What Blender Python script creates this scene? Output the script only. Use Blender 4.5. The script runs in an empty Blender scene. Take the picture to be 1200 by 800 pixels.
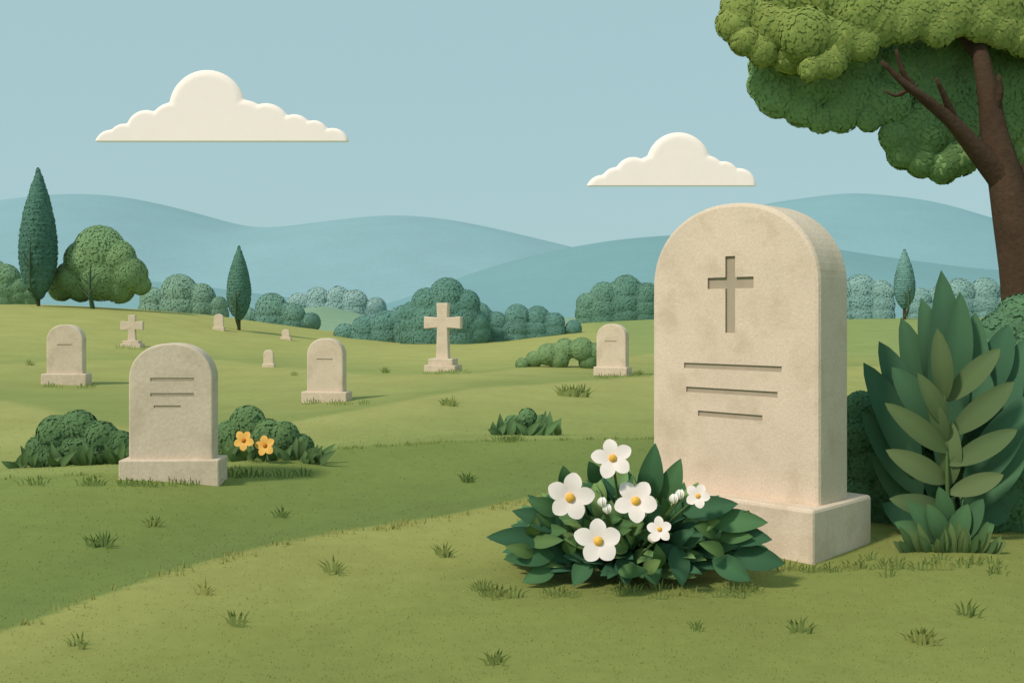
import bpy, bmesh, math, random
import numpy as np
from mathutils import Vector, Matrix
random.seed(7); RNG=np.random.default_rng(7)
F=1200.0; HZ=370.0; CH=1.25
sc=bpy.context.scene
# ------------------------------------------------------------- helpers
def lin(c):
    c=np.array(c,dtype=float)/255.0
    return np.where(c<=0.04045,c/12.92,((c+0.055)/1.055)**2.4)
GAIN=np.array([1.05,1.16,1.08]); SAGE=np.array([1.16,1.02,1.12])
def alb(c,g=1.0): return np.clip(lin(c)/GAIN*g,0.0,0.9)
def link(o,parent=None):
    sc.collection.objects.link(o)
    if parent is not None: o.parent=parent
    return o
def empty(name,loc=(0,0,0),rotz=0.0):
    e=bpy.data.objects.new(name,None); e.location=loc; e.rotation_euler=(0,0,rotz)
    e.empty_display_size=0.2
    return link(e)
def P(px,py,D): return np.array([(px-600)/F*D, D, CH-(py-HZ)/F*D])
def sstep(t):
    t=np.clip(t,0,1); return t*t*(3-2*t)
# ------------------------------------------------------------- materials
def mat(name,col=None,attr=False,rough=0.85,scale=4.0,var=0.12,bump=0.0,bscale=40.0,spec=0.15,emit=None,var2=0.0,scale2=60.0,stain=None):
    m=bpy.data.materials.new(name); m.use_nodes=True
    nt=m.node_tree; N=nt.nodes; L=nt.links
    b=N["Principled BSDF"]; b.inputs["Roughness"].default_value=rough
    b.inputs["Specular IOR Level"].default_value=spec
    tc=N.new("ShaderNodeTexCoord")
    def noise(s,d=5,r=0.6):
        n=N.new("ShaderNodeTexNoise"); n.inputs["Scale"].default_value=s
        n.inputs["Detail"].default_value=d; n.inputs["Roughness"].default_value=r
        L.new(tc.outputs["Object"],n.inputs["Vector"]); return n
    if attr:
        a=N.new("ShaderNodeAttribute"); a.attribute_name="Col"; src=a.outputs["Color"]
    else:
        a=N.new("ShaderNodeRGB"); a.outputs[0].default_value=(*[float(v) for v in col],1); src=a.outputs[0]
    def modul(src,n,v):
        mr=N.new("ShaderNodeMapRange"); mr.inputs["From Min"].default_value=0.3; mr.inputs["From Max"].default_value=0.7
        mr.inputs["To Min"].default_value=1-v; mr.inputs["To Max"].default_value=1+v
        L.new(n.outputs["Fac"],mr.inputs["Value"])
        vm=N.new("ShaderNodeVectorMath"); vm.operation='SCALE'
        L.new(src,vm.inputs[0]); L.new(mr.outputs[0],vm.inputs["Scale"]); return vm.outputs[0]
    src=modul(src,noise(scale),var)
    if var2>0: src=modul(src,noise(scale2,3,0.7),var2)
    if stain is not None:
        n=noise(stain[1],6,0.65)
        mr=N.new("ShaderNodeMapRange"); mr.inputs["From Min"].default_value=0.5; mr.inputs["From Max"].default_value=0.68
        mr.inputs["To Max"].default_value=stain[2]; L.new(n.outputs["Fac"],mr.inputs["Value"])
        mx=N.new("ShaderNodeMix"); mx.data_type='RGBA'
        L.new(mr.outputs[0],mx.inputs["Factor"]); L.new(src,mx.inputs["A"]); mx.inputs["B"].default_value=(*[float(v) for v in stain[0]],1)
        src=mx.outputs["Result"]
    L.new(src,b.inputs["Base Color"])
    if bump>0:
        bp=N.new("ShaderNodeBump"); bp.inputs["Strength"].default_value=bump; bp.inputs["Distance"].default_value=0.02
        L.new(noise(bscale,6,0.7).outputs["Fac"],bp.inputs["Height"]); L.new(bp.outputs[0],b.inputs["Normal"])
    if emit:
        b.inputs["Emission Color"].default_value=(*emit[:3],1); b.inputs["Emission Strength"].default_value=emit[3]
    return m
M_LEAF=mat("foliage_leaf",attr=True,scale=1.5,var=0.08,rough=0.8)
M_CORE=mat("foliage_inner",attr=True,scale=6,var=0.12,rough=0.95,spec=0.05)
M_BLADE=mat("grass_blade",attr=True,scale=2,var=0.06)
M_GROUND=mat("grass_ground",attr=True,scale=0.9,var=0.08,var2=0.06,scale2=9,bump=0.12,bscale=45,rough=0.95,spec=0.05)
SG=1.06
M_STONE=mat("weathered_limestone",alb((218,204,176),SG),scale=3,var=0.06,var2=0.09,scale2=80,bump=0.2,bscale=50,rough=0.9,stain=(alb((194,179,148),SG),4.5,0.6))
M_STONE2=mat("aged_limestone",alb((215,202,174),SG),scale=2.5,var=0.07,var2=0.07,scale2=40,bump=0.2,bscale=40,rough=0.9,stain=(alb((186,172,142),SG),3.5,0.6))
M_GROOVE=mat("stone_engraving",alb((170,160,134),1.1),scale=8,var=0.08,rough=0.95)  # darker tone paints shade into the engraved cuts
M_BARK=mat("bark",alb((92,74,56),.78),scale=3,var=0.2,var2=0.15,scale2=25,bump=0.8,bscale=18,rough=0.95)
M_BARKF=mat("bark_distant",alb((76,102,70)),scale=3,var=0.1)
M_CLOUD=mat("cloud",(0.90,0.74,0.66),scale=0.08,var=0.02,rough=1,spec=0,emit=(1.0,0.81,0.70,0.14))  # faint warm self-glow added to brighten the clouds
# ------------------------------------------------------------- mesh builders
def fast_mesh(name,V,nper,C,m,parent=None,normals=None):
    V=np.asarray(V,dtype=np.float32).reshape(-1,3); nv=len(V); nf=nv//nper
    me=bpy.data.meshes.new(name); me.vertices.add(nv); me.loops.add(nv); me.polygons.add(nf)
    me.vertices.foreach_set("co",V.ravel())
    me.loops.foreach_set("vertex_index",np.arange(nv,dtype=np.int32))
    me.polygons.foreach_set("loop_start",np.arange(0,nv,nper,dtype=np.int32))
    me.update(calc_edges=True)
    if normals is not None:
        me.polygons.foreach_set("use_smooth",np.ones(nf,bool))
        me.normals_split_custom_set_from_vertices(np.repeat(normals,nper,axis=0).astype(np.float32))
    ca=me.color_attributes.new("Col","FLOAT_COLOR","POINT")
    C=np.repeat(np.asarray(C),nper,axis=0) if len(C)==nf else np.asarray(C)
    ca.data.foreach_set("color",np.c_[C,np.ones(len(C))].astype(np.float32).ravel())
    me.materials.append(m)
    return link(bpy.data.objects.new(name,me),parent)
def pyd_mesh(name,V,Fc,m,parent=None,smooth=True,C=None):
    me=bpy.data.meshes.new(name); me.from_pydata([tuple(map(float,v)) for v in V],[],Fc); me.update()
    if C is not None:
        ca=me.color_attributes.new("Col","FLOAT_COLOR","POINT")
        ca.data.foreach_set("color",np.c_[np.asarray(C),np.ones(len(C))].astype(np.float32).ravel())
    if smooth: me.polygons.foreach_set("use_smooth",[True]*len(me.polygons))
    me.materials.append(m)
    return link(bpy.data.objects.new(name,me),parent)
_b=bmesh.new(); bmesh.ops.create_icosphere(_b,subdivisions=3,radius=1.0)
ICO_V=np.array([v.co[:] for v in _b.verts]); ICO_F=[[v.index for v in f.verts] for f in _b.faces]; _b.free()
def nz(v): return v/np.maximum(np.linalg.norm(v,axis=-1,keepdims=True),1e-9)
def pnoise(p,f,s=0.0):
    x,y,z=p[...,0]*f+s,p[...,1]*f+1.7*s,p[...,2]*f-s
    return (np.sin(x*1.3+1.1*np.sin(y*1.7))+np.sin(y*1.9+1.3*np.sin(z*1.1+s))+np.sin(z*1.6+1.2*np.sin(x*2.1)))/3
def foliage(name,blobs,leaf,cd,cl,parent=None,dens=1.6,seed=0,jit=0.2,clump=None,maxn=60000,aspect=0.6,gain=1.3,bridge=0.9,mass=0.45,off=.03):
    rng=np.random.default_rng(seed+11)
    B=np.array(blobs,dtype=float)   # x y z rx ry rz
    n0b=len(B); add=[]
    if bridge>0:   # in-between blobs added to fill shaded creases, so the mass reads as one crown
        for i in range(n0b):
            for j in range(i+1,n0b):
                d=np.linalg.norm(B[i,:3]-B[j,:3]); rs=B[i,3]+B[j,3]
                if 0.3*rs<d<0.82*rs: add.append(np.r_[(B[i,:3]+B[j,:3])/2,(B[i,3:]+B[j,3:])/2*bridge*(1.0-0.12*(d/rs>.6))])
        if add: B=np.concatenate([B,np.array(add)])
    clump=clump or 1.0/(leaf*7)
    cd=alb(cd,gain)*SAGE; cl=alb(cl,gain)*SAGE; pts=[];nrm=[]
    for i,b in enumerate(B):
        c,r=b[:3],b[3:]
        area=4*math.pi*((r[0]*r[1])**1.6/3+(r[0]*r[2])**1.6/3+(r[1]*r[2])**1.6/3)**(1/1.6)
        n=int(min(maxn,dens*area/(leaf*leaf*aspect*0.6)))
        d=nz(rng.normal(size=(n,3))); p=c+d*r*(1+np.minimum(rng.uniform(-off,off,(n,1)),leaf*.35/np.mean(r)))
        keep=np.ones(n,bool)
        for j,b2 in enumerate(B):
            if j==i: continue
            q=(p-b2[:3])/b2[3:]; keep&=(q*q).sum(1)>0.87
        pts.append(p[keep]); nrm.append(nz(d/r)[keep])
    p=np.concatenate(pts); n0=np.concatenate(nrm); n=len(p)
    nn=nz(n0+rng.normal(size=(n,3))*jit*0.6)
    t=nz(np.cross(nn,rng.normal(size=(n,3)))); s=np.cross(nn,t)
    Ln=leaf*rng.uniform(0.7,1.3,(n,1)); W=Ln*aspect*0.5
    out=[p-t*Ln*.5, p-t*Ln*.18+s*W, p+t*Ln*.2+s*W*.8, p+t*Ln*.55, p+t*Ln*.2-s*W*.8, p-t*Ln*.18-s*W]
    V=np.stack(out,axis=1)
    tt=0.45+0.5*pnoise(p,clump,seed)+0.15*n0[:,2]+rng.normal(size=n)*0.09  # upward-facing leaves tinted lighter, light from above put into leaf colour
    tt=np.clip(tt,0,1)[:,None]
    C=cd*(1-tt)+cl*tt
    fn=np.cross(out[3]-out[0],out[1]-out[4]); flip=(fn*nn).sum(1)>0
    V[flip]=V[flip][:,::-1]
    cen=(B[:,:3].min(0)+B[:,:3].max(0))/2; ext=np.maximum(B[:,:3].max(0)-B[:,:3].min(0),.3*B[:,3].max())/2+B[:,3].mean()
    nm=nz((p-cen)/ext**1.5)
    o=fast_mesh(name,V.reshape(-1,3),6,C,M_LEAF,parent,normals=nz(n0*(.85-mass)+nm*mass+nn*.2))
    VV=[];FF=[];k=0
    for i,b in enumerate(B):
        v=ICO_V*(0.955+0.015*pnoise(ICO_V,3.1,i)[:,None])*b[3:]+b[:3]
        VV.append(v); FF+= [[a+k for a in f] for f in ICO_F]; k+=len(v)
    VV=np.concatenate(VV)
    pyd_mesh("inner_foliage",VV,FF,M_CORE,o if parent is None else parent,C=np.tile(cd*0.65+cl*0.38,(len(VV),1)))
    return o
def tube(pts,rad,seg=10,sub=4,wob=0.0):
    pts=[np.array(p,float) for p in pts]; n=len(pts); Pp=[];R=[]
    ext=[2*pts[0]-pts[1]]+pts+[2*pts[-1]-pts[-2]]
    for i in range(n-1):
        a,b,c,d=ext[i:i+4]
        for k in range(sub):
            t=k/sub
            Pp.append(0.5*((2*b)+(-a+c)*t+(2*a-5*b+4*c-d)*t*t+(-a+3*b-3*c+d)*t**3)); R.append(rad[i]*(1-t)+rad[i+1]*t)
    Pp.append(pts[-1]); R.append(rad[-1]); V=[];Fc=[]
    for i,p in enumerate(Pp):
        t=nz((Pp[min(i+1,len(Pp)-1)]-Pp[max(i-1,0)]))
        a=nz(np.cross(t,np.array([0.1,1,0.05]))); b=np.cross(t,a)
        for k in range(seg):
            an=2*math.pi*k/seg; r=R[i]*(1+wob*math.sin(3*an+i*.7))
            V.append(p+a*math.cos(an)*r+b*math.sin(an)*r)
        if i:
            for k in range(seg):
                Fc.append([(i-1)*seg+k,(i-1)*seg+(k+1)%seg,i*seg+(k+1)%seg,i*seg+k])
    Fc.append([len(V)-seg+k for k in range(seg)])
    return V,Fc
def tubes(name,lst,m,parent=None,seg=10,wob=0.0):
    V=[];Fc=[]
    for pts,rad in lst:
        v,f=tube(pts,rad,seg,wob=wob); k=len(V); V+=v; Fc+=[[a+k for a in q] for q in f]
    return pyd_mesh(name,V,Fc,m,parent)
class Leaves:
    def __init__(s): s.V=[];s.F=[];s.C=[]
    def add(s,base,tip,width,nh,col,bend=0.12,fold=0.22,prof=0.8,n=8,rib=1.25,round_=False,cup=0.0,ex=.95):
        base=np.array(base,float);tip=np.array(tip,float);d=tip-base;L=np.linalg.norm(d)
        nh=np.array(nh,float); side=nz(np.cross(d,nh)); up=nz(np.cross(side,d))
        k=len(s.V)
        for i in range(n+1):
            t=i/n
            if round_: w=width*0.5*(0.16 if i==0 else (math.sin(math.pi*min(1,t**1.25)))**0.55 if i<n else 0.18)
            else: w=width*0.5*((math.sin(math.pi*t**prof))**ex if 0<i<n else (0.12 if i==0 else 0.02))
            c=base+d*t+up*(math.sin(math.pi*t)*bend*L)+up*cup*L*t*t
            s.V+= [c+side*w+up*w*fold, c, c-side*w+up*w*fold]
            s.C+= [col,np.clip(np.array(col)*rib,0,.95),np.array(col)*0.95]
            if i:
                a=k+(i-1)*3
                s.F+=[[a,a+1,a+4,a+3],[a+1,a+2,a+5,a+4]]
    def make(s,name,m,parent=None): return pyd_mesh(name,s.V,s.F,m,parent,C=np.array(s.C)*(SAGE if m is M_LEAF else 1.0))
# ------------------------------------------------------------- terrain
def edge(pxs,a):
    X=[];Y=[]
    for px,py in pxs:
        D=F*(CH-a)/(py-HZ); X.append((px-600)/F*D); Y.append(D)
    o=np.argsort(X); return np.array(X)[o],np.array(Y)[o]
aA,aB,aC,aD=0.08,0.13,0.12,0.18
EA=edge([(0,742),(100,705),(200,672),(300,645),(400,624),(520,606)],aA)
EA=(np.r_[-3.2,EA[0],0.6,3,8],np.r_[2.4,EA[1],6.9,7.2,7.2])
EB=edge([(-200,580),(0,572),(130,567),(260,556),(400,530),(520,519),(640,516),(765,514),(1000,510),(1300,505)],aB)
EC=edge([(-200,462),(0,470),(130,500),(240,508),(330,500),(430,482),(560,462),(765,442),(1000,430),(1300,430)],aC)
ED=edge([(-300,445),(-100,438),(100,428),(260,424),(340,432),(440,440),(560,438),(680,424),(800,412),(1100,405)],aD)
def hillpts(l,D): return np.array([(p-600)/F*D for p,_ in l]),np.array([max(0,CH-(y-HZ)/F*D) for _,y in l])
HL=hillpts([(-400,362),(0,357),(60,357),(150,362),(220,368),(300,381),(400,398),(460,408)],45)
HR=hillpts([(560,398),(600,392),(650,384),(700,378),(800,373),(1000,374),(1200,372),(1700,376)],60)
HM=hillpts([(280,375),(330,364),(380,359),(430,372),(480,386)],110)
def bump(d,f,b): return np.where(d<0,np.exp(-(d/f)**2),np.exp(-(d/b)**2))
def gz(x,y):
    x=np.asarray(x,float);y=np.asarray(y,float)
    z=aA*bump(y-np.interp(x,*EA),1.2,0.55)+aB*bump(y-np.interp(x,*EB),2.0,1.0)+aC*bump(y-np.interp(x,*EC),4,2.4)+aD*bump(y-np.interp(x,*ED),5,3.5)
    z=z+np.interp(x,*HL)*np.where(y<45,sstep((y-12)/33),np.exp(-((y-45)/18)**2))
    z=z+np.interp(x,*HR)*np.where(y<60,sstep((y-24)/36),np.exp(-((y-60)/30)**2))
    z=z+np.interp(x,*HM,left=0,right=0)*np.where(y<110,sstep((y-85)/25),np.exp(-((y-110)/30)**2))
    return z+0.008*np.sin(x*1.7+y)*np.sin(y*1.3)
def G(px,py,dmax=60):
    D=np.exp(np.linspace(math.log(2.4),math.log(dmax),6000))
    x=(px-600)/F*D; h=CH-(py-HZ)/F*D; hit=np.nonzero(h<=gz(x,D))[0]
    i=hit[0] if len(hit) else len(D)-1
    return float(x[i]),float(D[i]),float(gz(x[i],D[i]))
def gcol(x,y):
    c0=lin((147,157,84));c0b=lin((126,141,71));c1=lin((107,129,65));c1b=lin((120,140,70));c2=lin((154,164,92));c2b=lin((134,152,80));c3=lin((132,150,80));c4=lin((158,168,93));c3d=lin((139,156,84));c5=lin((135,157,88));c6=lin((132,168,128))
    eA=np.interp(x,*EA);eB=np.interp(x,*EB);eC=np.interp(x,*EC);eD=np.interp(x,*ED)
    def mix(a,b,t): return a*(1-t[...,None])+b*t[...,None]
    sh=np.zeros(x.shape+(3,))
    c=mix(sh+c0b,sh+c0,sstep((y-eA+2.0)/1.9))
    z1=mix(sh+c1,sh+c1b,sstep((y-eA)/3.5))
    c=mix(c,z1,sstep((y-eA)/0.10+.3))
    c=mix(c,mix(sh+c2b,sh+c2,sstep((y-eB)/(eC-eB+.01))),sstep((y-eB)/0.2+.3))
    c=mix(c,mix(sh+c3,sh+c2,sstep((y-eC)/(eD-eC+.01))),sstep((y-eC)/0.5+.3))
    c=mix(c,mix(sh+c3d,sh+c4,sstep((y-eD)/14)),sstep((y-eD)/0.8+.3))
    r=sstep((x-2-(y-30)*.02)/3)*sstep((y-26)/5); c=mix(c,sh+c5,r)
    c=mix(c,sh+c6,sstep((y-62)/25))  # aerial haze mixed into the far ground colour
    return np.clip(c/GAIN*np.array([1.12,1.04,1.15]),0,.9)
nA,nR=420,1300
th=np.linspace(-1.15,1.15,nA); R=np.exp(np.linspace(math.log(3.0),math.log(4000),nR))
TT,RR=np.meshgrid(th,R); X=RR*np.sin(TT); Y=RR*np.cos(TT)-6.0; Z=gz(X,Y)
V=np.stack([X,Y,Z],-1).reshape(-1,3)
idx=np.arange(nR*nA).reshape(nR,nA)
q=np.stack([idx[:-1,:-1],idx[:-1,1:],idx[1:,1:],idx[1:,:-1]],-1).reshape(-1,4)
me=bpy.data.meshes.new("ground"); me.vertices.add(len(V)); me.loops.add(q.size); me.polygons.add(len(q))
me.vertices.foreach_set("co",V.astype(np.float32).ravel()); me.loops.foreach_set("vertex_index",q.astype(np.int32).ravel())
me.polygons.foreach_set("loop_start",np.arange(0,q.size,4,dtype=np.int32)); me.update(calc_edges=True)
me.polygons.foreach_set("use_smooth",np.ones(len(q),bool))
C=gcol(X,Y).reshape(-1,3); ca=me.color_attributes.new("Col","FLOAT_COLOR","POINT")
ca.data.foreach_set("color",np.c_[C,np.ones(len(C))].astype(np.float32).ravel())
me.materials.append(M_GROUND)
if me.polygons[0].normal.z<0: me.flip_normals()
link(bpy.data.objects.new("ground",me))
# ------------------------------------------------------------- distant hills
def hill(pts,D,col,seed,depth=0.35):
    px=np.array([p[0] for p in pts],float);py=np.array([p[1] for p in pts],float)
    xs=np.linspace(px[0],px[-1],260)
    yy=np.interp(xs,px,py); k=np.hanning(23);k/=k.sum(); yy=np.convolve(np.pad(yy,11,mode='edge'),k,'valid')
    Xc=(xs-600)/F*D; Zc=CH+(HZ-yy)/F*D
    rows=np.r_[np.linspace(-1,0,30),np.linspace(0,1,12)[1:]]
    V=[];Fc=[]
    for i,r in enumerate(rows):
        w=math.cos(r*math.pi/2)**1.1 if abs(r)<1 else 0
        for j in range(260):
            V.append((Xc[j],D*(1+r*depth),Zc[j]*w-2+0.006*D*w*(1-w)*4*float(pnoise(np.array([Xc[j]/D*9,r*3.,seed]),1.0))))
        if i:
            for j in range(259): a=(i-1)*260+j; Fc.append([a,a+1,a+261,a+260])
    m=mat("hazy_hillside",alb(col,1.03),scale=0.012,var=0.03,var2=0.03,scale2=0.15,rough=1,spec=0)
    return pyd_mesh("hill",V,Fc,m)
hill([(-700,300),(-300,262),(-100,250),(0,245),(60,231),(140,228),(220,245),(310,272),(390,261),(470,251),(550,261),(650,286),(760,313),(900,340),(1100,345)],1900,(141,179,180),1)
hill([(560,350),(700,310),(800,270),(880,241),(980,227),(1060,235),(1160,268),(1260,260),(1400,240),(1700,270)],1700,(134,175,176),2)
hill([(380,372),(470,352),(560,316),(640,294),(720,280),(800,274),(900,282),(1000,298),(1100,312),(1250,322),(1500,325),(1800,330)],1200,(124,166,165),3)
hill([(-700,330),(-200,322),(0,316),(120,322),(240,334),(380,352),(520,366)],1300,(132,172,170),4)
# ------------------------------------------------------------- clouds
def cloud(base,lobes,D):
    bm=bmesh.new(); zb=CH+(HZ-base)/F*D; k=D/F
    for i,(px,py,r) in enumerate(lobes):
        c=P(px,py,D); rr=r*k
        res=bmesh.ops.create_icosphere(bm,subdivisions=4,radius=1.0)
        for v in res["verts"]:
            v.co=Vector((c[0]+v.co.x*rr,c[1]+math.copysign(min(1,abs(v.co.y)*1.8),v.co.y)*2.0,c[2]+v.co.z*rr))
    me=bpy.data.meshes.new("cloud"); bm.to_mesh(me); bm.free()
    o=link(bpy.data.objects.new("cloud",me))
    rm=o.modifiers.new("r","REMESH"); rm.mode='VOXEL'; rm.voxel_size=0.45; rm.use_smooth_shade=True
    sm=o.modifiers.new("s","SMOOTH"); sm.factor=.5; sm.iterations=6
    bpy.context.view_layer.update(); dg=bpy.context.evaluated_depsgraph_get()
    bm=bmesh.new(); bm.from_mesh(o.evaluated_get(dg).to_mesh()); o.modifiers.clear()
    geo=bm.verts[:]+bm.edges[:]+bm.faces[:]
    bmesh.ops.bisect_plane(bm,geom=geo,plane_co=(0,0,zb),plane_no=(0,0,-1),clear_outer=True)
    bmesh.ops.holes_fill(bm,edges=[e for e in bm.edges if e.is_boundary],sides=0)
    nm=bpy.data.meshes.new("cloud"); bm.to_mesh(nm); bm.free(); nm.materials.append(M_CLOUD); o.data=nm
    for p in nm.polygons: p.use_smooth = abs(p.normal.z)<0.999
cloud(166,[(243,127,45),(203,148,28),(172,153,24),(285,150,33),(312,150,29),(345,156,22),(368,159,18),(390,170,20),(146,163,18),(131,172,20),(225,165,50),(270,168,50)],420)
cloud(218,[(795,193,38),(765,206,24),(742,206,22),(827,206,24),(848,207,18),(866,217,20),(722,214,18),(706,225,20),(795,215,45)],400)
# ------------------------------------------------------------- headstones
def box_bm(bm,x0,x1,y0,y1,z0,z1):
    r=bmesh.ops.create_cube(bm,size=1)
    for v in r["verts"]:
        v.co=Vector(((x0+x1)/2+v.co.x*(x1-x0),(y0+y1)/2+v.co.y*(y1-y0),(z0+z1)/2+v.co.z*(z1-z0)))
def finish(name,bm,mats,parent,bev=0.015,cut=None,seg=2,smooth=True):
    bmesh.ops.recalc_face_normals(bm,faces=bm.faces[:])
    me=bpy.data.meshes.new(name); bm.to_mesh(me); bm.free()
    for m in mats: me.materials.append(m)
    o=link(bpy.data.objects.new(name,me))
    if bev>0:
        b=o.modifiers.new("bevel","BEVEL"); b.width=bev; b.segments=seg; b.limit_method='ANGLE'; b.angle_limit=math.radians(50)
    co=None
    if cut is not None:
        bmesh.ops.recalc_face_normals(cut,faces=cut.faces[:])
        cm=bpy.data.meshes.new("cut"); cut.to_mesh(cm); cut.free()
        for m in mats: cm.materials.append(m)
        for p in cm.polygons: p.material_index=1
        co=link(bpy.data.objects.new("cut",cm))
        bo=o.modifiers.new("cut","BOOLEAN"); bo.object=co; bo.operation='DIFFERENCE'; bo.solver='EXACT'; bo.use_self=True
    bpy.context.view_layer.update(); dg=bpy.context.evaluated_depsgraph_get()
    nm=bpy.data.meshes.new_from_object(o.evaluated_get(dg)); o.modifiers.clear(); o.data=nm
    if co: bpy.data.objects.remove(co,do_unlink=True)
    o.parent=parent
    return o
def slab_bm(W,z0,z1,rz,y0,y1,ex=2.15,n=40):
    bm=bmesh.new(); pr=[(-W/2,z0)]
    for i in range(n+1):
        a=math.pi*(1-i/n); c,s=math.cos(a),math.sin(a)
        pr.append((W/2*math.copysign(abs(c)**(2/ex),c),z1-rz+rz*abs(s)**(2/ex)))
    pr.append((W/2,z0))
    f=[bm.verts.new((x,y0,z)) for x,z in pr]; b=[bm.verts.new((x,y1,z)) for x,z in pr]; m=len(pr)
    bm.faces.new(f); bm.faces.new(b[::-1])
    for i in range(m): bm.faces.new([f[i],b[i],b[(i+1)%m],f[(i+1)%m]])
    return bm
def headstone(loc,rot,W,H,T,yf,rz,PW,PH,PY0,PY1,lines=(),cross=None,mt=M_STONE,bev=0.018,lift=0.003,depth=0.016):
    e=empty("headstone",loc,rot)
    bm=bmesh.new(); box_bm(bm,-PW/2,PW/2,PY0,PY1,-0.12,PH); finish("plinth",bm,[mt],e,bev*0.8)
    cut=None
    if lines or cross:
        cut=bmesh.new()
        for (xc,z,hw,t) in lines: box_bm(cut,xc-hw,xc+hw,yf-0.05,yf+depth,z-t/2,z+t/2)
        if cross:
            xc,zt,zb,za,hw,t=cross
            vs=[(-t/2,zb),(t/2,zb),(t/2,za-t/2),(hw,za-t/2),(hw,za+t/2),(t/2,za+t/2),(t/2,zt),(-t/2,zt),(-t/2,za+t/2),(-hw,za+t/2),(-hw,za-t/2),(-t/2,za-t/2)]
            f=[cut.verts.new((xc+x,yf-0.05,z)) for x,z in vs]; b=[cut.verts.new((xc+x,yf+depth*1.5,z)) for x,z in vs]
            cut.faces.new(f); cut.faces.new(b[::-1])
            for i in range(12): cut.faces.new([f[i],b[i],b[(i+1)%12],f[(i+1)%12]])
    finish("slab",slab_bm(W,PH-0.02,H,rz,yf,yf+T),[mt,M_GROOVE],e,bev,cut)
    return e
headstone((1.324,5.728,0),-math.radians(45),1.056,1.866,0.319,-0.186,0.46,1.136,0.281,-0.32,0.32,
  lines=[(0.005,0.970,0.31,0.030),(0.0,0.835,0.29,0.030),(-0.005,0.705,0.205,0.030)],cross=(0,1.576,1.157,1.430,0.146,0.062),bev=0.022,depth=0.010)
def small_stone(x0,x1,yt,yb,px0,px1,pyt,lines=(),rel=20,dy=0,mt=M_STONE2):
    pc=(px0+px1)/2; gx,gy,g0=G(pc,yb); D=gy; k=D/F
    va=math.degrees(math.atan2(gx,gy)); th=math.radians(rel+va)
    r=math.radians(rel)
    full=(x1-x0)*k; T=full*0.28; W=(full-T*math.sin(r))/math.cos(r)
    PT=T*1.55; PW=((px1-px0)*k-PT*math.sin(r))/math.cos(r)
    H=(yb-yt)*k; PH=(yb-pyt)*k
    cy=D+PT*0.5
    return headstone((gx*cy/D,cy,g0),-th,W,H*1.01,T,-T/2,W*0.44,PW,PH,-PT/2,PT/2,
       lines=[(a*W,(H-(ly-yt)*k),hw*W,1.0*k*t) for a,ly,hw,t in lines],mt=mt,bev=min(0.02,2.0*k),depth=min(0.008,0.8*k)),(gx,D,g0)
small_stone(155,257,404,565,142,266,539,lines=[(0.02,445,.26,4),(0.02,463,.26,4),(-0.04,477,.16,3)],rel=16)
small_stone(57,101,381,451,50,106,438,lines=[(0,404,.2,1.2)],rel=22)
small_stone(361,408,397,471,353,413,459,lines=[(0,421,.22,1.2)],rel=22)
small_stone(699,738,380,440,695,741,430,lines=[(0,400,.2,1.2)],rel=24)
small_stone(309,322,410,430,307,323,426)
small_stone(251,263,368,387,249,264,383)
small_stone(330,340,386,398,328,342,395)
def cross_mon(cx,yt,yb,w,ax0,ax1,ay0,ay1,p0,p1,pyt,rel=18):
    gx,gy,g0=G((p0+p1)/2,yb); D=gy;k=D/F
    e=empty("stone_cross_monument",(gx,D+0.1,g0),-(math.radians(rel)+math.atan2(gx,gy)))
    H=(yb-yt)*k; W=w*k*0.85; T=W*0.75; hw=(ax1-ax0)*k/2; za0=(yb-ay1)*k; za1=(yb-ay0)*k; PH=(yb-pyt)*k
    bm=bmesh.new(); fl=W*0.1
    vs=[(-W/2-fl,PH-.01),(W/2+fl,PH-.01),(W/2,za0),(hw,za0-fl),(hw,za1+fl),(W/2,za1),(W/2+fl*.5,H),(-W/2-fl*.5,H),(-W/2,za1),(-hw,za1+fl),(-hw,za0-fl),(-W/2,za0)]
    f=[bm.verts.new((x,-T/2,z)) for x,z in vs]; b=[bm.verts.new((x,T/2,z)) for x,z in vs]
    bm.faces.new(f); bm.faces.new(b[::-1])
    for i in range(12): bm.faces.new([f[i],b[i],b[(i+1)%12],f[(i+1)%12]])
    finish("cross",bm,[M_STONE],e,W*0.07)
    pw=(p1-p0)*k*0.5*0.95
    bm=bmesh.new(); box_bm(bm,-pw,pw,-pw*.75,pw*.75,-0.1,PH*0.5); box_bm(bm,-pw*.78,pw*.78,-pw*.58,pw*.58,PH*0.5-.004,PH)
    finish("stepped_base",bm,[M_STONE2],e,W*0.06)
cross_mon(518,355,435,15,496,541,372,384,499,539,420)
cross_mon(153,369,406,9,140,166,377,386,141,166,399)
# ------------------------------------------------------------- distant vegetation
def pxblobs(lst,D,ry=0.9,seed=0,fill=True,jy=0.3):
    rng=random.Random(seed); out=[]
    for px,py,r in lst:
        dd=D+rng.uniform(-jy,jy)*r/F*D; c=P(px,py,dd); rr=r/F*dd
        out.append((c[0],c[1],c[2],rr,rr*ry,rr))
        if fill:
            z0=float(gz(c[0],c[1])); zz=c[2]-rr*.9
            while zz>z0-rr*0.2:
                out.append((c[0],c[1],zz,rr*1.1,rr*ry*1.02,rr*1.1)); zz-=rr*.9
    return out
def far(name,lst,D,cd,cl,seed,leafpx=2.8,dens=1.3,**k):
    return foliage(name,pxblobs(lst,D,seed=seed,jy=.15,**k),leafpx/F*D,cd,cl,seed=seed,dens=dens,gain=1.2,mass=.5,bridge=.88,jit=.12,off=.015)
far("distant_tree_line",[(350,356,13),(372,350,14),(396,349,14),(416,354,15),(440,361,13),(466,370,10)],125,(122,164,150),(130,170,152),1)
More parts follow.
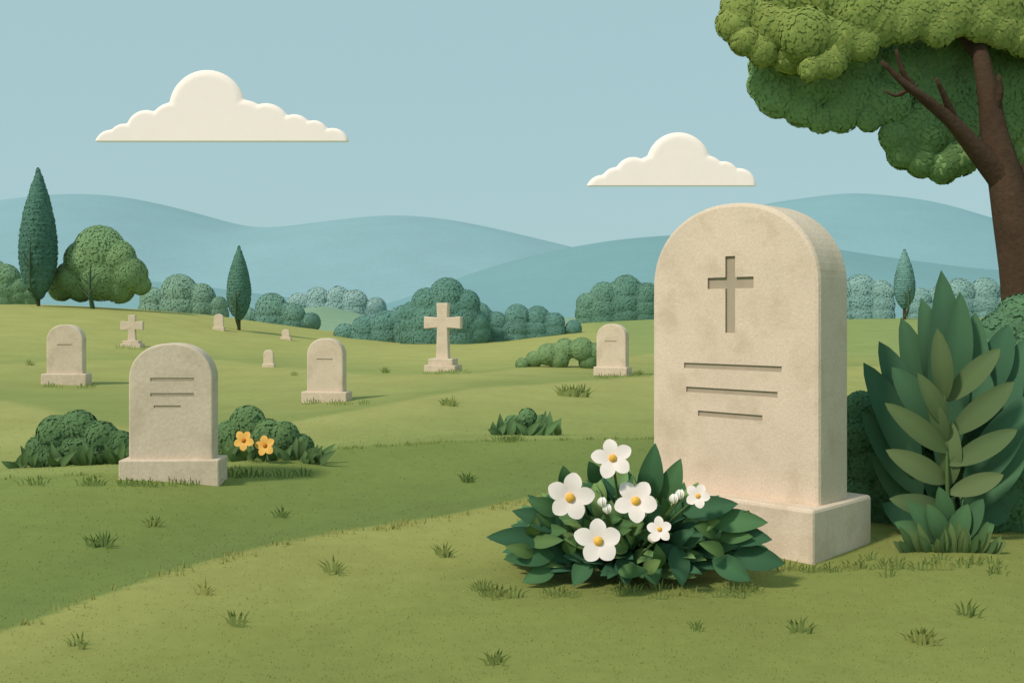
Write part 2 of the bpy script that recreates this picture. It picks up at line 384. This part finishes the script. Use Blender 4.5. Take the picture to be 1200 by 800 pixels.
far("distant_tree_line",[(985,342,16),(1008,339,18),(1032,343,15),(1078,350,13),(1100,350,15),(1124,343,17),(1154,342,17),(1184,345,16),(1215,340,18)],100,(112,156,140),(122,164,143),2)
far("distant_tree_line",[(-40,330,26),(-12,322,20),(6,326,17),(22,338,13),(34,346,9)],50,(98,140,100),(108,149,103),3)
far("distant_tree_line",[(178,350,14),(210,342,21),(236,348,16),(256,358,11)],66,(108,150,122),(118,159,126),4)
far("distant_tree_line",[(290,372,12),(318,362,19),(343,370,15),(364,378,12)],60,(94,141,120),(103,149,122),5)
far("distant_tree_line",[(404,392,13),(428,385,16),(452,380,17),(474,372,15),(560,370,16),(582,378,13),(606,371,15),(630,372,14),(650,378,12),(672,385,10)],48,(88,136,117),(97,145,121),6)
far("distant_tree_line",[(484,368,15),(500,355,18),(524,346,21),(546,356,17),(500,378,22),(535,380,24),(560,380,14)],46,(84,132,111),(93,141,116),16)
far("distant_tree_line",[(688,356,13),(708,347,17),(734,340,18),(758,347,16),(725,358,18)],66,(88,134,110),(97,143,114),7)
g=G(660,430)
far("shrub",[(612,427,8),(626,421,10),(642,415,13),(662,409,13),(682,409,14),(700,413,12),(716,422,9),(655,422,12),(690,424,12)],g[1],(102,141,90),(114,150,94),8,fill=False)
# cypresses
def cypress(px,yt,yb,w,D,cd,cl,seed):
    c=P(px,yb,D); z0=float(gz(c[0],c[1])); k=D/F; H=CH+(HZ-yt)/F*D-z0; r=w/2*k; h0=(16*k)
    e=empty("cypress_tree",(0,0,0)); B=[]
    Hc=H-h0
    for i in range(22):
        t=(i+.5)/22; rr=r*(math.sin(math.pi*min(1,t**0.66))**0.7)+0.03*r
        B.append((c[0]+random.uniform(-.02,.02)*r,D,z0+h0+Hc*t,rr,rr,Hc*0.085))
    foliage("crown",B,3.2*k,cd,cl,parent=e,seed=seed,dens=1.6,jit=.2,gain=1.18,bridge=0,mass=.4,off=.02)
    tubes("trunk",[([(c[0],D,z0-.1),(c[0],D,z0+H*.5)],[2.2*k,1.5*k])],M_BARK,e,8)
    l=[]
    for s,(a,b) in enumerate([(0.22,.34),(0.3,.42),(0.36,.5),(.26,.36)]):
        sx=(-1)**s
        l.append(([(c[0],D-r*1.0,z0+H*a),(c[0]+sx*r*.45,D-r*1.0,z0+H*b)],[0.9*k,0.4*k]))
    l.append(([(c[0],D,z0+H*.02),(c[0],D-r*.98,z0+H*.16),(c[0],D-r*1.05,z0+H*.4),(c[0],D-r*.85,z0+H*.62)],[1.6*k,1.3*k,0.9*k,.4*k]))
    tubes("limbs",l,M_BARKF,e,6)
cypress(45,205,365,41,42,(66,113,94),(78,124,98),21)
cypress(280,293,381,27,40,(74,122,100),(86,132,104),22)
cypress(1060,296,376,23,57,(92,141,126),(102,150,130),23)
# round tree
D=43;k=D/F; c=P(118,357,D); z0=float(gz(c[0],c[1])); e=empty("round_tree")
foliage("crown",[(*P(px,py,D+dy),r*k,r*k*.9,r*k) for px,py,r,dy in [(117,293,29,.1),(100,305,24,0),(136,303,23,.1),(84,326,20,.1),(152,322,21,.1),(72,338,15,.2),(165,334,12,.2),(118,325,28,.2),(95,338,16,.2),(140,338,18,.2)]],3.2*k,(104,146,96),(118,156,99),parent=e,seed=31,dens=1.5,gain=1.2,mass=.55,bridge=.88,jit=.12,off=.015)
x,y=c[0],D-1.12
tubes("trunk",[([(x,D-.8,z0-.1),(x,y,z0+22*k),(x+1*k,y,z0+50*k)],[3.0*k,2*k,.8*k])]+[([(x,y,z0+a*k),(x+s*b*k,y-.05,z0+(a+b*1.1)*k)],[1.3*k,.5*k]) for a,b,s in [(12,13,-1),(18,14,1),(26,10,-1),(30,9,1)]],M_BARKF,e,7)
# ------------------------------------------------------------- nearer shrubs
def near_shrub(name,lst,D,cd,cl,seed,leafpx=6,dens=1.4,fringe=0,fr=None,gain=1.25,parent=None,bridge=.88):
    B=pxblobs(lst,D,seed=seed,fill=False,jy=.15)
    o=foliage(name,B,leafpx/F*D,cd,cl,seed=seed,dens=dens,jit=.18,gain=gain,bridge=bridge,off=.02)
    if fringe:
        LV=Leaves(); rng=random.Random(seed); k=D/F
        for i in range(fringe):
            px=rng.uniform(*fr[:2]); dd=D-rng.uniform(0.1,.35); x=(px-600)/F*dd; z=float(gz(x,dd))
            L=rng.uniform(14,30)*k; a=rng.uniform(-1.1,1.1)
            LV.add((x,dd,z-.01),(x+math.sin(a)*L,dd-rng.uniform(0,.1),z+math.cos(a)*L),9*k,(0,-1,.3),alb(cl)*rng.uniform(.75,1.05),bend=.1)
        LV.make("low_leaves",M_LEAF,o)
    return o
D1=7.95
near_shrub("shrub",[(34,548,17),(50,528,20),(66,508,22),(92,502,22),(118,514,21),(140,522,18),(150,545,20),(60,545,26),(95,535,30),(125,548,24),(30,560,14),(152,530,14)],D1,(72,107,65),(84,120,69),41,fringe=60,fr=(20,155))
sh=near_shrub("flowering_shrub",[(290,496,21),(270,512,20),(312,510,20),(332,512,19),(352,524,16),(364,541,14),(278,535,24),(310,538,24),(340,543,18)],D1,(76,111,67),(90,126,73),42,fringe=50,fr=(262,372))
near_shrub("shrub",[(588,504,9),(601,496,10),(618,489,11),(634,496,10),(646,504,9),(612,507,11),(630,507,11)],10.4,(78,117,73),(90,129,77),43,leafpx=6,fringe=26,fr=(576,656))
def flower(LV,CV,c,r,nrm,col,ccol,rot=0,np_=5,pw=0.74):
    c=np.array(c);n=nz(np.array(nrm,float)); a=nz(np.cross(n,(0,0,1))); b=np.cross(a,n)
    for i in range(np_):
        an=rot+2*math.pi*i/np_; d=a*math.cos(an)+b*math.sin(an)
        rr=r*random.uniform(.93,1.07)
        LV.add(c+d*r*.04,c+d*rr+n*r*.05,r*pw*random.uniform(.94,1.06),n,np.array(col)*random.uniform(.96,1.0),bend=.06,fold=.14,round_=True,n=12,rib=.93,cup=.05)
    CV.append((c+n*r*.06,r))
def centers(CV,m,parent,f=.2):
    V=[];Fc=[]
    for c,r in CV:
        k=len(V); V+=list(ICO_V*np.array([f*r]*3)*np.array([1,.8,1])+c); Fc+=[[a+k for a in q] for q in ICO_F]
    pyd_mesh("flower_centres",V,Fc,m,parent)
M_PETAL=mat("petal",attr=True,scale=20,var=.03,rough=.6); M_YEL=mat("stamens",alb((230,184,80),1.15),scale=60,var=.2,bump=.3,bscale=200)
M_ORG=mat("stamens_orange",alb((206,130,40)),scale=60,var=.2)
LV=Leaves();CV=[]
for px,py in [(286,516),(311,522)]:
    flower(LV,CV,P(px,py,7.5),12.5/F*7.5,(-.2,-1,.25),alb((240,192,96),1.08),None,rot=random.random(),pw=.74)
LV.make("yellow_petals",M_PETAL,sh); centers(CV,M_ORG,sh,.22)
tubes("flower_stems",[([P(286,518,7.57),P(284,545,7.7)],[.006,.006]),([P(311,524,7.57),P(312,548,7.7)],[.006,.006])],M_BARKF,sh,6)
# ------------------------------------------------------------- right-hand shrubs
near_shrub("shrub",[(1198,374,30),(1174,392,28),(1162,418,26),(1215,410,50),(1180,455,46),(1160,520,48),(1200,545,60),(1185,600,56),(1260,480,70),(1260,580,70),(1300,400,60)],6.9,(62,101,70),(74,113,73),51,leafpx=7,dens=1.25,gain=1.45)
near_shrub("shrub",[(1010,480,22),(1004,512,24),(1018,545,30),(1010,582,27),(1032,606,30),(1056,575,45),(1090,600,42),(1090,510,40),(1105,460,34),(1040,480,30),(1060,616,26)],6.1,(62,102,69),(74,114,72),52,leafpx=7,dens=1.25,gain=1.5)
near_shrub("shrub",[(1150,600,36),(1180,580,40),(1178,536,32),(1192,496,30),(1205,560,50),(1240,580,60),(1190,612,32),(1145,618,24),(1290,600,50),(1196,450,26)],5.95,(62,102,67),(76,115,71),53,leafpx=7,dens=1.25,gain=1.5)
# tall leafy plant
e=empty("broad_leaved_plant"); DP=5.68
LD=Leaves(); LL=Leaves(); rng=random.Random(5)
dk=[(62,103,70),(68,110,73),(76,118,76),(56,97,66)]; lt=[(104,134,82),(98,128,78),(112,140,86)]
def pl(L,b,t,w,D,cols,bend=.06,y=0.0,g=1.0):
    a=P(*b,D); c=P(*t,D-0.06+y); L.add(a,c,w*D/F,(-.15+rng.uniform(-.25,.25),-1,.25),alb(rng.choice(cols),g),bend=bend,rib=1.14,n=14,ex=.66,prof=.95)
for b,t,w in [((1105,560),(1103,317),48),((1090,520),(1056,372),40),((1080,530),(1030,400),42),((1075,560),(1012,425),42),((1080,580),(1010,482),40),
   ((1125,520),(1143,366),42),((1130,540),(1170,392),42),((1135,560),(1196,418),44),((1130,580),(1208,462),42),((1130,600),(1206,510),40),((1120,620),(1200,560),38),((1100,480),(1080,350),34),((1110,480),(1125,342),34),((1075,600),(1022,535),36),
   ((1095,500),(1045,430),34),((1125,500),(1160,440),34),((1130,600),(1185,600),34),((1085,625),(1034,590),34),((1150,470),(1182,380),36),((1165,500),(1205,395),38)]:
    pl(LD,b,t,w,DP+.14+rng.uniform(-.08,.08),dk,g=1.2)
for b,t,w in [((1108,640),(1048,612),26),((1106,640),(1062,586),26),((1114,640),(1165,614),26),((1114,640),(1152,584),26),((1108,640),(1086,590),24),((1114,640),(1134,590),24),((1110,620),(1100,570),22)]:
    pl(LD,b,t,w,DP-.2,[(72,114,70),(78,120,72),(66,106,66)],g=1.05)
for i in range(50):
    a=rng.uniform(0,2*math.pi); h=rng.uniform(.1,.9); c=P(1108,640,DP+.3); c[2]=0
    rr=.22*(1-h/1.5); b=c+np.array([math.cos(a)*.08,math.sin(a)*.12+.08,h]); t=c+np.array([math.cos(a)*(rr+.10),math.sin(a)*(rr+.1)+.1,h+rng.uniform(.12,.3)])
    LD.add(b,t,.14,(math.cos(a)*.5,math.sin(a)*.5-.4,.8),alb(rng.choice(dk)),n=8)
for b,t,w in [((1107,470),(1098,385),24),((1108,500),(1075,437),22),((1110,530),(1037,472),26),((1110,565),(1038,527),28),((1110,600),(1042,584),26),
   ((1110,470),(1172,408),26),((1112,510),(1188,447),28),((1113,545),(1192,503),26),((1112,578),(1176,556),24),((1112,570),(1116,494),24),((1108,520),(1088,464),20)]:
    pl(LL,b,t,w,DP-.14+rng.uniform(-.04,.04),lt,g=.78)
for i in range(22):
    px=1065+i*4.5+rng.uniform(-4,4); pl(LL,(px,652),(px+(px-1110)*.5+rng.uniform(-6,6),648-rng.uniform(14,40)),10,DP-.3,[(88,122,72),(78,114,66),(104,134,78)],g=.9)
LD.make("dark_leaves",M_LEAF,e); LL.make("light_leaves",M_LEAF,e)
tubes("stem",[([P(1112,650,DP-.1),P(1110,560,DP-.15),P(1108,480,DP-.15),P(1100,400,DP-.12)],[.013,.010,.008,.004])],mat("green_stem",alb((98,128,74),.8),var=.05),e,7)
# ------------------------------------------------------------- white-flowered shrub at the grave
e=empty("white_flower_shrub"); L=Leaves(); rng=random.Random(12); c0=np.array([.56,4.98,0.02])
cols=[(50,89,58),(56,97,60),(66,107,64),(48,86,56),(86,121,68),(100,133,74)]
st=[]
for i in range(430):
    az=rng.uniform(0,2*math.pi) if i<300 else rng.uniform(math.pi,2*math.pi); u=rng.random(); el=math.radians(4+76*u**1.15)
    rx=.70; ry=.40; rzz=.50
    d=np.array([math.cos(az)*math.cos(el)*rx,math.sin(az)*math.cos(el)*ry,math.sin(el)*rzz])
    s=rng.uniform(.72,1.0); ln=rng.uniform(.14,.23)
    tip=c0+d*s; dn=nz(d); droop=np.array([0,0,-.10 if el<.5 else .04])
    if tip[0]+tip[1]>6.45: continue
    base=tip-nz(dn+droop+np.array([rng.uniform(-.3,.3),rng.uniform(-.3,.3),0]))*ln
    base[2]=max(base[2],.03); tip[2]=max(tip[2],.025)
    L.add(base,tip,ln*rng.uniform(.36,.44),nz(dn*.7+np.array([0,-.55,.5])),alb(rng.choice(cols),1.45)*rng.uniform(.85,1.1),bend=.1,rib=1.25,n=9,ex=.8)
    if i%4==0: st.append(([c0+np.array([rng.uniform(-.08,.08),rng.uniform(-.05,.05),0]),c0+(base-c0)*.5+np.array([0,0,.04]),base],[.01,.007,.004]))
for b,t,w in [((758,590),(768,519),30),((775,592),(798,537),28),((640,632),(570,629),26),((660,618),(600,598),26),((650,650),(590,655),24),((860,650),(920,660),30),((835,655),(880,680),28),((790,640),(800,692),26),((730,650),(735,693),24),((690,655),(672,690),24),((830,610),(900,612),28),((845,625),(905,632),26),((700,565),(690,540),20),((655,600),(618,585),22),((665,570),(660,545),18),((800,600),(865,590),28),((650,665),(612,682),22),((760,655),(768,690),24)]:
    a=P(*b,4.72);q_=P(*t,4.66); q_[2]=max(q_[2],.02); L.add(a,q_,w/F*4.7,(rng.uniform(-.2,.2),-1,.35),alb(rng.choice(cols[:4]),1.2),bend=.08,rib=1.25,n=10,ex=.8)
for i in range(30):
    px=rng.uniform(620,880); py=rng.uniform(600,670); a_=rng.uniform(-1.3,1.3); D=4.60+ (680-py)*.0012
    ln=rng.uniform(30,46); a=P(px,py,D+.05); q_=P(px+math.sin(a_)*ln,py-math.cos(a_)*ln*.8+8,D-.02); q_[2]=max(q_[2],.03)
    L.add(a,q_,17/F*D,(rng.uniform(-.3,.3),-1,.4),alb(rng.choice([(84,120,66),(98,132,72),(72,112,62)]),1.0),bend=.08,rib=1.2,n=10,ex=.8)
L.make("leaves",M_LEAF,e); tubes("stems",st,mat("woody_stem",alb((70,84,50)),var=.1),e,6)
Lp=Leaves();CV=[]; W=alb((250,242,228))*1.04
fl=[(718,537,24,.1),(668,583,28,.5),(745,587,27,.9),(701,634,28,.3),(773,620,15,.2),(818,581,15,.7)]
sts=[]
for px,py,r,ro in fl:
    D=4.56 if py<600 else 4.46
    c=P(px,py,D); flower(Lp,CV,c,r/F*D,(rng.uniform(-.25,.1),-1,rng.uniform(.15,.4)),W,None,rot=ro)
    sts.append(([c+np.array([0,.01,-.005]),c*.5+c0*.5+np.array([0,0,.02]),c0],[.006,.006,.006]))
for px,py in [(706,594),(790,590),(712,602),(797,585),(765,636)]:
    c=P(px,py,4.5)
    for a in range(3):
        Lp.add(c,c+np.array([math.sin(a*2.1)*.008,-.01,.046]),.034,(math.cos(a*2.1),-1,0.1),W*.95,round_=True,bend=.15)
    sts.append(([c,c*.5+c0*.5,c0],[.004,.005,.005]))
Lp.make("petals",M_PETAL,e); centers(CV,M_YEL,e,.2); tubes("flower_stems",sts,mat("flower_stem",alb((90,116,66)),var=.05),e,6)
# ------------------------------------------------------------- big tree
e=empty("broadleaf_tree"); DT=9.0; kt=DT/F
def T(px,py,d=0): return P(px,py,DT+d)
limbs=[([np.array([4.68,9,-.1]),T(1214,500),T(1206,400),T(1198,310),T(1182,230),T(1168,170),T(1160,120,.02),T(1150,70,.05),T(1146,20,.2),T(1150,-60,.3)],[.34,.27,.225,.185,.155,.12,.095,.07,.055,.03]),
 ([T(1176,215),T(1148,180,-.1),T(1118,146,-.2),T(1086,118,-.3),T(1060,98,-.38),T(1033,72,-.42)],[.11,.085,.062,.045,.032,.016]),
 ([T(1122,150,-.16),T(1110,120,-.28),T(1097,92,-.38)],[.042,.03,.014]),
 ([T(1075,110,-.32),T(1058,84,-.4),T(1050,58,-.44)],[.033,.022,.012]),
 ([T(1066,104,-.34),T(1050,112,-.38),T(1036,106,-.38)],[.023,.015,.008]),
 ([T(1162,140),T(1172,110,-.1),T(1170,88,-.15)],[.04,.03,.015]),
 ([T(1190,270),T(1208,210,.05),T(1235,140,.1),T(1280,60,.2)],[.13,.11,.08,.04]),
 ([T(1150,70,.1),T(1110,20,.3),T(1040,-20,.4),T(960,20,.4)],[.06,.05,.04,.02])]
tubes("trunk",limbs,M_BARK,e,14,wob=.05)
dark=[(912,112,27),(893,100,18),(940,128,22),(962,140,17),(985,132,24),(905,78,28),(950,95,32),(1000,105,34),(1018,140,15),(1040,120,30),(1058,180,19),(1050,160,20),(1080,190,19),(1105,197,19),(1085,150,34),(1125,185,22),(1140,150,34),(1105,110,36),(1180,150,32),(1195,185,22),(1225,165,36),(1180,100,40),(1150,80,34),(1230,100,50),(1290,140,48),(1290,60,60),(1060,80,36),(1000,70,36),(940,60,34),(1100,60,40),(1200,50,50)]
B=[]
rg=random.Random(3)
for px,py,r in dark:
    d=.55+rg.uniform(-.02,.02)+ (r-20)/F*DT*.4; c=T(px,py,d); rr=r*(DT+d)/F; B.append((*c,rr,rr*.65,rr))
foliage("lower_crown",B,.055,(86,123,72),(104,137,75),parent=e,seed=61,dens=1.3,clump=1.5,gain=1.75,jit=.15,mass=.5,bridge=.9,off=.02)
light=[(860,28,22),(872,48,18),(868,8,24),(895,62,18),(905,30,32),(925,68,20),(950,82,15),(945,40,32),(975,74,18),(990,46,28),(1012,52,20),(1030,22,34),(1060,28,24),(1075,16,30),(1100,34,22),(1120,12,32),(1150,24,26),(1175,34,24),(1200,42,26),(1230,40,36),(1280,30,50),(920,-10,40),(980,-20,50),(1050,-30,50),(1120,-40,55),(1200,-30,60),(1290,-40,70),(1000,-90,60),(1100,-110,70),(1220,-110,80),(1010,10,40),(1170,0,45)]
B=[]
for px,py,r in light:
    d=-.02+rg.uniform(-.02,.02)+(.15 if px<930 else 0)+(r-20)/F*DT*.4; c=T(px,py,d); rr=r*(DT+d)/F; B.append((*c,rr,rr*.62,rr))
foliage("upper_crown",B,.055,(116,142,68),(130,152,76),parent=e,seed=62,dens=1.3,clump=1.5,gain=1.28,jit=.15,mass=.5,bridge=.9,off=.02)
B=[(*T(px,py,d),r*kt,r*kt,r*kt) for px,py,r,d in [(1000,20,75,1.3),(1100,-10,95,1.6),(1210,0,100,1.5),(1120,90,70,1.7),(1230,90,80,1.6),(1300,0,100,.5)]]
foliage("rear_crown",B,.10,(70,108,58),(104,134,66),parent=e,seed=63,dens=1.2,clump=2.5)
# ------------------------------------------------------------- grass
Vg=[];Cg=[]
def blades(x,y,h,w,col,lean=.4,az=None):
    n=len(x); z=gz(x,y); a=RNG.uniform(0,2*math.pi,n) if az is None else az
    b=RNG.uniform(-.6,.6,n); dx,dy=np.cos(b)*w*.5,np.sin(b)*w*.5
    l=RNG.uniform(0,lean,n)*h
    p0=np.stack([x-dx,y-dy,z-.004],-1);p1=np.stack([x+dx,y+dy,z-.004],-1);p2=np.stack([x+np.cos(a)*l,y+np.sin(a)*l,z+h],-1)
    Vg.append(np.stack([p0,p1,p2],1).reshape(-1,3)); Cg.append(col)
n=26000; py=RNG.uniform(500,860,n); D=F*CH/(py-HZ); px=RNG.uniform(-150,1350,n); x=(px-600)/F*D; y=D
c=gcol(x,y)*RNG.uniform(1.1,1.25,(n,1))
blades(x,y,RNG.uniform(.004,.008,n)*(.7+.1*y),RNG.uniform(.004,.006,n)*(.6+.1*y),c,lean=2.0)
def tuft(px,py,size=1.0,light=False,nb=9,wide=1.0):
    gx,gy,g=G(px,py); k=gy/F
    for i in range(nb):
        t=(i/(nb-1)-.5)*2; L=(22-9*abs(t))*k*size*random.uniform(.75,1.15); w=3.4*k*size
        bx=gx+t*8*k*size*wide; by=gy+random.uniform(-.03,.03)
        z=float(gz(bx,by)); tip=(bx+t*13*k*size*random.uniform(.7,1.3),by-random.uniform(0,.3)*L,z+L)
        mid=(bx+t*4*k*size,by,z+L*.55)
        col=gcol(np.array([bx]),np.array([by]))[0]*(np.array([1.12,1.1,1.1]) if light else np.array([.78,.92,.9]))*random.uniform(.92,1.08)
        for tri in ([(bx-w/2,by,z-.01),(bx+w/2,by,z-.01),(mid[0]+w*.45,mid[1],mid[2])],[(bx-w/2,by,z-.01),(mid[0]+w*.45,mid[1],mid[2]),(mid[0]-w*.45,mid[1],mid[2])],[(mid[0]-w*.45,mid[1],mid[2]),(mid[0]+w*.45,mid[1],mid[2]),tip]):
            Vg.append(np.array(tri)); Cg.append(np.array([col]))
for a in [(120,642),(108,640,.8),(390,672),(277,732),(92,757,.9),(580,778),(817,738,.6),(937,740,1.1),(1135,722,1.0),(548,565,.7),(330,606,.7),(520,652,.9),(530,476,.6),(522,475,.5),(672,465,.9),(662,464,.8),(682,465,.8),(35,428,.4),(455,396,.3),(452,437,.4),(345,440,.3),(748,440,.4)]:
    tuft(*a)
for a in [(1085,755,1.2),(1075,753,1.0),(240,695,.8),(180,617,.7)]: tuft(*a,light=True)
for i in range(64):
    px=random.choice([random.uniform(940,1200),random.uniform(560,930)])
    py=(random.uniform(652,676) if px>1020 else (664+(1-abs(px-955)/80)*6 if px>900 else random.uniform(690,702)))
    tuft(px,py,random.uniform(.4,.8),light=random.random()<.4,nb=6,wide=1.6)
for x0,x1,yb,n,s in [(142,266,568,14,.5),(50,108,453,8,.3),(353,430,473,9,.35),(497,550,437,9,.3),(693,762,442,9,.3),(140,168,408,4,.25),(20,150,568,10,.6),(260,375,558,10,.6),(575,655,516,8,.4)]:
    for i in range(n): tuft(random.uniform(x0,x1),yb+random.uniform(-1,2),s*random.uniform(.8,1.2),nb=5,wide=1.6)
for Ex,a,b,n in [(EA,-2.2,.5,90),(EB,-4,3,110)]:
    for i in range(n):
        bx=random.uniform(a,b); by=float(np.interp(bx,*Ex))-random.uniform(0,.12); nn=6
        xs=bx+RNG.uniform(-.06,.06,nn); ys=np.full(nn,by)
        blades(xs,ys,RNG.uniform(.015,.035,nn),np.full(nn,.008),gcol(xs,ys-.2)*RNG.uniform(.98,1.1,(nn,1)),lean=.6)
fast_mesh("grass",np.concatenate(Vg),3,np.concatenate(Cg),M_BLADE)
# ------------------------------------------------------------- light
el=math.radians(45); hx,hy=-0.76,-0.65
sd=Vector((hx*math.cos(el),hy*math.cos(el),math.sin(el))).normalized()
su=bpy.data.lights.new("sun","SUN"); su.energy=2.85; su.angle=math.radians(6.0); su.color=(1,.93,.82)
so=bpy.data.objects.new("sun",su); so.rotation_euler=(-sd).to_track_quat('-Z','Y').to_euler(); so.location=sd*50; link(so)
w=bpy.data.worlds.new("World"); sc.world=w; w.use_nodes=True; nt=w.node_tree; bg=nt.nodes["Background"]
sk=nt.nodes.new("ShaderNodeTexSky"); sk.sky_type='NISHITA'; sk.sun_disc=False; sk.sun_elevation=el; sk.sun_rotation=math.atan2(hx,hy)
mx=nt.nodes.new("ShaderNodeMix"); mx.data_type='RGBA'; mx.inputs["Factor"].default_value=.90
nt.links.new(sk.outputs[0],mx.inputs["A"]); mx.inputs["B"].default_value=(4.05,6.05,6.3,1)
nt.links.new(mx.outputs["Result"],bg.inputs["Color"]); bg.inputs["Strength"].default_value=.1
cam=bpy.data.cameras.new("camera"); co=bpy.data.objects.new("camera",cam); link(co); co.location=(0,0,CH); co.rotation_euler=(math.radians(90),0,0)
cam.sensor_fit='HORIZONTAL'; cam.sensor_width=36; cam.lens=36; cam.shift_y=-30/1200; cam.clip_end=8000; cam.clip_start=.05
sc.camera=co
sc.view_settings.view_transform='Standard'; sc.view_settings.look='None'; sc.view_settings.exposure=0
